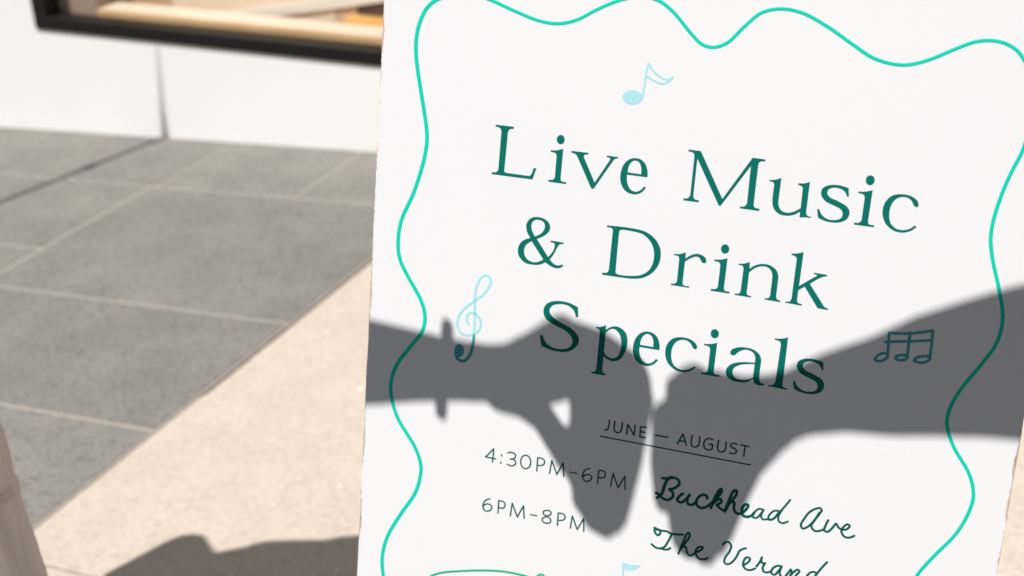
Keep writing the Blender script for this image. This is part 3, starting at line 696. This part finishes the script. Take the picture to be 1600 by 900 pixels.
# ---- joint positions and radii of the two arms and hands (x, y, z, r)
LEFT_CHAINS = [
    [(-0.9277, 0.6075, 1.5284, 0.0380), (-0.8683, 0.6279, 1.5087, 0.0340), (-0.7982, 0.6540, 1.4776, 0.0295), (-0.7552, 0.6598, 1.4769, 0.0250), (-0.7156, 0.6648, 1.4748, 0.0215), (-0.6728, 0.6703, 1.4729, 0.0195), (-0.6510, 0.6734, 1.4730, 0.0205)],
    [(-0.6519, 0.6695, 1.4799, 0.0204), (-0.6206, 0.6757, 1.4947, 0.0229), (-0.5864, 0.6809, 1.4967, 0.0209)],
    [(-0.6597, 0.6747, 1.4605, 0.0199), (-0.6183, 0.6834, 1.4681, 0.0209), (-0.5903, 0.6881, 1.4717, 0.0169)],
    [(-0.6242, 0.6744, 1.5029, 0.0189), (-0.6019, 0.6793, 1.5296, 0.0154)],
    [(-0.6510, 0.6728, 1.4705, 0.0189), (-0.5997, 0.6767, 1.5103, 0.0189), (-0.5685, 0.6825, 1.5049, 0.0159), (-0.5442, 0.6844, 1.4858, 0.0159)],
    [(-0.5667, 0.6787, 1.5168, 0.0159), (-0.5307, 0.6768, 1.4788, 0.0149), (-0.5396, 0.6646, 1.4160, 0.0134), (-0.5517, 0.6541, 1.3572, 0.0139)],
    [(-0.5676, 0.6864, 1.4980, 0.0149), (-0.5311, 0.6846, 1.4600, 0.0149), (-0.5399, 0.6725, 1.4100, 0.0129), (-0.5540, 0.6586, 1.3427, 0.0144)],
    [(-0.5778, 0.6916, 1.4737, 0.0139), (-0.5526, 0.6877, 1.4336, 0.0144), (-0.5538, 0.6731, 1.3729, 0.0134), (-0.5590, 0.6615, 1.3289, 0.0139)],
    [(-0.5789, 0.6959, 1.4456, 0.0139), (-0.5759, 0.6890, 1.4056, 0.0149), (-0.5692, 0.6763, 1.3611, 0.0139), (-0.5674, 0.6660, 1.3245, 0.0134)],
    [(-0.6019, 0.6786, 1.5265, 0.0154), (-0.5676, 0.6794, 1.5143, 0.0189), (-0.5382, 0.6791, 1.4942, 0.0194)],
    [(-0.6664, 0.6703, 1.4505, 0.0139), (-0.6423, 0.6737, 1.4385, 0.0114), (-0.6209, 0.6761, 1.4239, 0.0129), (-0.5930, 0.6742, 1.3791, 0.0144), (-0.5773, 0.6685, 1.3366, 0.0124)],
]
RIGHT_CHAINS = [
    [(-0.1143, 0.7344, 1.5634, 0.0540), (-0.1551, 0.7392, 1.5354, 0.0500), (-0.1971, 0.7441, 1.5089, 0.0450), (-0.2326, 0.7379, 1.5029, 0.0405), (-0.2724, 0.7305, 1.4943, 0.0360), (-0.3124, 0.7224, 1.4826, 0.0300), (-0.3531, 0.7151, 1.4748, 0.0245), (-0.3844, 0.7082, 1.4633, 0.0210), (-0.4066, 0.7029, 1.4529, 0.0225)],
    [(-0.4011, 0.7044, 1.4563, 0.0219), (-0.4279, 0.6956, 1.4632, 0.0209), (-0.4602, 0.6916, 1.4717, 0.0194)],
    [(-0.4064, 0.7016, 1.4470, 0.0219), (-0.4280, 0.7017, 1.4307, 0.0209), (-0.4570, 0.7001, 1.4359, 0.0179)],
    [(-0.4766, 0.6842, 1.4907, 0.0184), (-0.4914, 0.6803, 1.4759, 0.0184), (-0.5010, 0.6749, 1.4570, 0.0174), (-0.5058, 0.6688, 1.4076, 0.0124), (-0.5054, 0.6625, 1.3721, 0.0084)],
    [(-0.4699, 0.6933, 1.4736, 0.0154), (-0.4943, 0.6846, 1.4429, 0.0154), (-0.4899, 0.6756, 1.3922, 0.0159), (-0.4800, 0.6657, 1.3281, 0.0159)],
    [(-0.4606, 0.7013, 1.4495, 0.0139), (-0.4741, 0.6935, 1.4165, 0.0139), (-0.4698, 0.6835, 1.3675, 0.0129), (-0.4637, 0.6713, 1.3134, 0.0149)],
    [(-0.4436, 0.7097, 1.4229, 0.0129), (-0.4512, 0.7029, 1.3902, 0.0129), (-0.4515, 0.6917, 1.3507, 0.0129), (-0.4518, 0.6808, 1.3129, 0.0139)],
    [(-0.4091, 0.7028, 1.4296, 0.0179), (-0.4238, 0.7014, 1.3903, 0.0149), (-0.4335, 0.6970, 1.3518, 0.0129), (-0.4450, 0.6885, 1.3136, 0.0124)],
]

# ------------------------------------------------------------------ people: one each side of the sign, hands meeting above it
def tub(mb, pts): mb.tube([p[:3] for p in pts], [p[3] for p in pts], 14)
def chains(mb, side):
    for pts in side: tub(mb, pts)

def head(mb, c, face, s=1.0):
    """skull, jaw, nose, ears round centre c, looking along face (horizontal)"""
    f = Vector(face).normalized(); r = f.cross(Vector((0, 0, 1)))
    rot = Matrix((r, f, Vector((0, 0, 1)))).transposed()
    c = Vector(c)
    L = lambda a, b_, d: c + r*a*s + f*b_*s + Vector((0, 0, d*s))
    mb.ball(L(0, -.01, .02), Vector((.074, .092, .098))*s, 18, rot)
    mb.ball(L(0, .02, -.045), Vector((.056, .068, .066))*s, 16, rot)
    mb.ball(L(0, .062, -.093), Vector((.024, .02, .018))*s, 12, rot)
    mb.tube([L(0, .086, .012), L(0, .103, -.022)], [.008*s, .0125*s], 10)
    for k in (-1, 1):
        mb.ball(L(k*.076, -.005, -.01), Vector((.01, .02, .032))*s, 10, rot)
        mb.ball(L(k*.045, .055, -.025), Vector((.022, .022, .024))*s, 10, rot)
        mb.ball(L(k*.032, .076, .03), Vector((.022, .012, .008))*s, 10, rot)
    return L, rot
def face_parts(L, rot, s, root):
    for k in (-1, 1):
        e = MB(); e.ball(L(k*.032, .074, .012), Vector((.0125, .0125, .0115))*s, 12, rot); eb = e.build('eye', M['eye'], root, smooth=True)
        e = MB(); e.ball(L(k*.032, .0835, .012), Vector((.0055, .004, .0055))*s, 10, rot); e.build('iris', M['hair2'], eb, smooth=True)
    e = MB(); e.ball(L(0, .088, -.058), Vector((.024, .008, .007))*s, 12, rot); e.build('mouth', M['lip'], root, smooth=True)

def foot(mb, x, y, f, z=0.0):
    f = Vector(f); a = Vector((x, y, z))
    mb.tube([a + Vector((0, 0, .055)), a + f*.06 + Vector((0, 0, .045)), a + f*.15 + Vector((0, 0, .03))], [.042, .04, .032], 12)

# left: woman in a long white dress, facing the photographer, arm held out over the sign
cx_, cy_ = -1.43, .86
w1 = empty('person', (cx_, cy_, 0))
tag(w1, 'person in long white cotton dress with lace bands, at the left edge', 'person')
mb = MB(); chains(mb, LEFT_CHAINS)
tub(mb, [(-1.22, .80, 1.47, .052), (-1.10, .73, 1.50, .046), (-1.0, .66, 1.525, .040), (-.93, .612, 1.529, .038)])
tub(mb, [(-1.45, .865, .95, .15), (-1.45, .865, 1.08, .125), (-1.43, .86, 1.22, .125), (-1.42, .85, 1.37, .10)])
tub(mb, [(-1.57, .862, 1.355, .052), (-1.43, .85, 1.45, .062), (-1.33, .835, 1.475, .062), (-1.22, .81, 1.465, .055)])
tub(mb, [(-1.37, .85, 1.46, .058), (-1.325, .845, 1.57, .05)])
hd = Vector((-1.30, .835, 1.645))
Lw, rw = head(mb, hd, (.25, -1, 0), .95)
tub(mb, [(-1.57, .862, 1.345, .050), (-1.645, .868, 1.262, .036), (-1.715, .878, 1.292, .047)])        # other arm, hand on hip
tub(mb, [(-1.718, .878, 1.285, .046), (-1.745, .875, 1.12, .038), (-1.66, .80, 1.03, .03), (-1.58, .74, .98, .023)])
for k, (dx, dz, l) in enumerate(((.0, .02, .07), (.0, .005, .075), (.0, -.012, .07), (0, -.028, .058))):
    tub(mb, [(-1.58, .74, .975 + dz*.6, .014), (-1.545, .722, .965 + dz, .010), (-1.51 + (l-.07)*.4, .722, .95 + dz, .0085), (-1.49 + (l-.07), .735, .94 + dz, .0075)])
tub(mb, [(-1.58, .75, .99, .013), (-1.565, .765, 1.01, .010), (-1.55, .78, 1.02, .008)])
for k in (-1, 1):
    tub(mb, [(cx_ + k*.085, cy_, .92, .085), (cx_ + k*.08, cy_ - .01, .5, .055), (cx_ + k*.08, cy_, .1, .034)])
    foot(mb, cx_ + k*.08, cy_ - .0, (0, -1, 0), -.012)
me = skin_mesh(mb, 'body', .0034, 2)
link('body', me, M['skin'], w1, smooth=True)
face_parts(Lw, rw, .95, w1)
# long loose hair
hb = MB()
hb.ball(Lw(0, -.03, .04), (.092, .098, .098), 18)
for k in range(16):
    a = k/15*math.pi*1.25 - .35
    dx, dy = math.cos(a), math.sin(a)
    p0_ = hd + Vector((dx*.075, dy*.075, .05))
    tub(hb, [(*p0_, .028), (p0_.x + dx*.015, p0_.y + dy*.015, 1.55, .028), (p0_.x + dx*.02 - .01, p0_.y + dy*.02, 1.46, .026), (p0_.x + dx*.02 - .02, p0_.y + dy*.03, 1.34, .014)])
me = skin_mesh(hb, 'hair', .006, 3); link('hair', me, M['hair'], w1, smooth=True)
# dress: bodice fused to a straight skirt with folds
bd = MB()
tub(bd, [(-1.45, .865, .95, .158), (-1.45, .865, 1.08, .134), (-1.43, .86, 1.22, .136), (-1.42, .85, 1.37, .112)])
bd.ball((-1.545, .86, 1.345), (.058, .07, .06), 14)
bd.ball((-1.27, .815, 1.455), (.06, .07, .06), 14)
tub(bd, [(-1.56, .86, 1.33, .055), (-1.645, .86, 1.20, .066), (-1.69, .86, 1.12, .070), (-1.66, .845, 1.03, .066)])
me = skin_mesh(bd, 'bodice', .006, 4); dress = link('dress', me, M['dress'], w1, smooth=True)
def band_z(zb, a): return zb + .11*(math.cos(a)*.857 - math.sin(a)*.515)   # the lace runs slantwise round the skirt
NS, NR = 220, 90
vs, fs = [], []
prof = [(.06, .292), (.20, .282), (.39, .267), (.50, .2655), (.635, .264), (.74, .240), (.85, .200), (.95, .168), (1.0, .160)]
def prad(z):
    for (z0, r0), (z1, r1) in zip(prof[:-1], prof[1:]):
        if z <= z1: 
            t = (z - z0)/(z1 - z0); return r0 + (r1 - r0)*t
    return prof[-1][1]
for i in range(NR):
    z = .06 + .94*i/(NR-1)
    for j in range(NS):
        a = 2*math.pi*j/NS
        amp = .019*max(0, 1 - z)**.7
        w = amp*(math.sin(a*11 + 2.0*noise.noise(Vector((z*2.2, math.cos(a)*2, math.sin(a)*2)))) *.55 + .9*noise.noise(Vector((math.cos(a)*5, math.sin(a)*5, z*3))))
        w += .003*noise.noise(Vector((math.cos(a)*22, math.sin(a)*22, z*14)))
        r = prad(z) - .004 + w
        for zb in (.527, .675):       # gathered seam above each lace band
            r -= .002*math.exp(-((z - band_z(zb, a) - .012)/.008)**2)
        vs.append((cx_ + r*math.cos(a), cy_ + r*math.sin(a), z))
for i in range(NR-1):
    for j in range(NS): fs.append((i*NS+j, i*NS+(j+1) % NS, (i+1)*NS+(j+1) % NS, (i+1)*NS+j))
me = bpy.data.meshes.new('skirt'); me.from_pydata(vs, [], fs)
skirt = link('skirt', me, M['dress'], dress, smooth=True)
skirt.modifiers.new('t', 'SOLIDIFY').thickness = .0015
for zb in (.515, .663, .25):
    lb = MB(); n = 190
    for j in range(n):
        a = 2*math.pi*j/n
        zz = band_z(zb, a); rb = prad(zz) - .0015
        c = Vector((cx_ + rb*math.cos(a), cy_ + rb*math.sin(a), zz))
        tdir = Vector((-math.sin(a), math.cos(a), 0)); ring = []
        for row in (-1, 1):
            cc = c + Vector((0, 0, row*.0042)); pts = []
            for k in range(7):
                q = 2*math.pi*k/6
                pts.append(cc + tdir*.0048*math.cos(q) + Vector((0, 0, .0044*math.sin(q))))
            lb.tube(pts, [.0011]*7, 4)
    tag(link('lace_band', lb.mesh('lace_band'), M['dress'], dress), kind='stuff')
# bangle standing off the wrist
bg_ = MB(); c = Vector((-.7195, .6640, 1.4739)); axd = (Vector((-.7156, .6648, 1.4748)) - Vector((-.7552, .6598, 1.4769))).normalized()
A1, A2 = Vector((0.97437006, -0.22495105, 0)), Vector((-0.19481333, -0.84382923, -0.5))
axd = (A1 + A2*.055).normalized(); u_ = (A2 - axd*A2.dot(axd)).normalized(); v_ = axd.cross(u_)
RR, rr, n1, n2 = .0300, .0060, 40, 12
vs, fs = [], []
for i in range(n1):
    a = 2*math.pi*i/n1; dr = u_*math.cos(a) + v_*math.sin(a)
    for j in range(n2):
        q = 2*math.pi*j/n2; vs.append(c + dr*(RR + rr*math.cos(q)) + axd*rr*math.sin(q))
for i in range(n1):
    for j in range(n2): fs.append((i*n2+j, i*n2+(j+1) % n2, ((i+1) % n1)*n2+(j+1) % n2, ((i+1) % n1)*n2+j))
bg_.add(vs, fs); bo = link('bracelet', bg_.mesh('bracelet'), M['gold'], None, smooth=True)
bo.data.transform(Matrix.Translation(-c)); bo.location = c
tag(bo, 'round gold bangle on the wrist of the person in white', 'bracelet')

# right: man in a navy shirt beyond the right edge of the picture
mx_, my_ = .36, .84
w2 = empty('person', (mx_, my_, 0))
tag(w2, 'person in navy shirt and khaki trousers standing to the right of the sign', 'person')
mb = MB(); chains(mb, RIGHT_CHAINS)
tub(mb, [(-.115, .735, 1.563, .054), (-.02, .76, 1.53, .055), (.10, .80, 1.48, .060), (.17, .82, 1.45, .062)])
tub(mb, [(mx_, my_, 1.0, .15), (mx_, my_, 1.15, .14), (mx_, my_, 1.32, .15), (mx_, my_, 1.42, .11)])
tub(mb, [(.17, .82, 1.45, .062), (mx_, my_, 1.48, .075), (.55, .86, 1.44, .062)])
tub(mb, [(mx_, my_, 1.46, .062), (mx_ - .01, my_ - .02, 1.58, .056)])
hm = Vector((mx_ - .02, my_ - .03, 1.665))
Lm, rm_ = head(mb, hm, (-.3, -1, 0), 1.0)
tub(mb, [(.56, .86, 1.43, .058), (.62, .87, 1.28, .050), (.645, .86, 1.14, .042)])
tub(mb, [(.645, .86, 1.14, .042), (.64, .82, 1.0, .034), (.625, .78, .88, .025)])
for k in range(4):
    y = .80 - .02*k
    tub(mb, [(.625, .78, .86, .022), (.62, y, .81, .0115), (.612, y, .77, .010), (.60, y, .735 + .008*abs(k-1), .0085)])
tub(mb, [(.62, .765, .86, .014), (.60, .745, .82, .011), (.59, .74, .79, .009)])
for k in (-1, 1):
    tub(mb, [(mx_ + k*.09, my_, .95, .09), (mx_ + k*.10, my_ - .01, .5, .06), (mx_ + k*.10, my_, .1, .038)])
    foot(mb, mx_ + k*.10, my_, (0, -1, 0), -.012)
me = skin_mesh(mb, 'body', .0034, 2); link('body', me, M['skin'], w2, smooth=True)
face_parts(Lm, rm_, 1.0, w2)
hb = MB(); hb.ball(Lm(0, -.025, .045), (.083, .095, .09), 18, rm_)
hb.ball(Lm(0, -.07, -.02), (.06, .04, .06), 14, rm_)
link('hair', skin_mesh(hb, 'hair', .006, 3), M['hair2'], w2, smooth=True)
sb = MB()
tub(sb, [(mx_, my_, .93, .162), (mx_, my_, 1.15, .152), (mx_, my_, 1.32, .160), (mx_, my_, 1.41, .122)])
tub(sb, [(.04, .78, 1.505, .068), (.10, .80, 1.48, .070), (.17, .82, 1.45, .074), (mx_, my_, 1.455, .095), (.50, .855, 1.455, .085), (.56, .86, 1.435, .080), (.60, .868, 1.34, .070), (.625, .87, 1.25, .066)])
link('shirt', skin_mesh(sb, 'shirt', .007, 4), M['shirt'], w2, smooth=True)
tb = MB()
tub(tb, [(mx_ - .06, my_, .95, .115), (mx_ + .06, my_, .95, .115)])
for k in (-1, 1): tub(tb, [(mx_ + k*.09, my_, .93, .105), (mx_ + k*.10, my_ - .01, .5, .085), (mx_ + k*.10, my_, .09, .075)])
link('trousers', skin_mesh(tb, 'trousers', .008, 4), M['trousers'], w2, smooth=True)
for root, px_, py_, dx in ((w1, cx_, cy_, .08), (w2, mx_, my_, .10)):
    for k in (-1, 1):
        fb = MB(); foot(fb, px_ + k*dx, py_, (0, -1, 0), .001)
        fb.box((px_ + k*dx - .042, py_ - .185, .001), (px_ + k*dx + .042, py_ + .045, .02))
        link('shoe', skin_mesh(fb, 'shoe', .006, 3), M['shoe'], root, smooth=True)
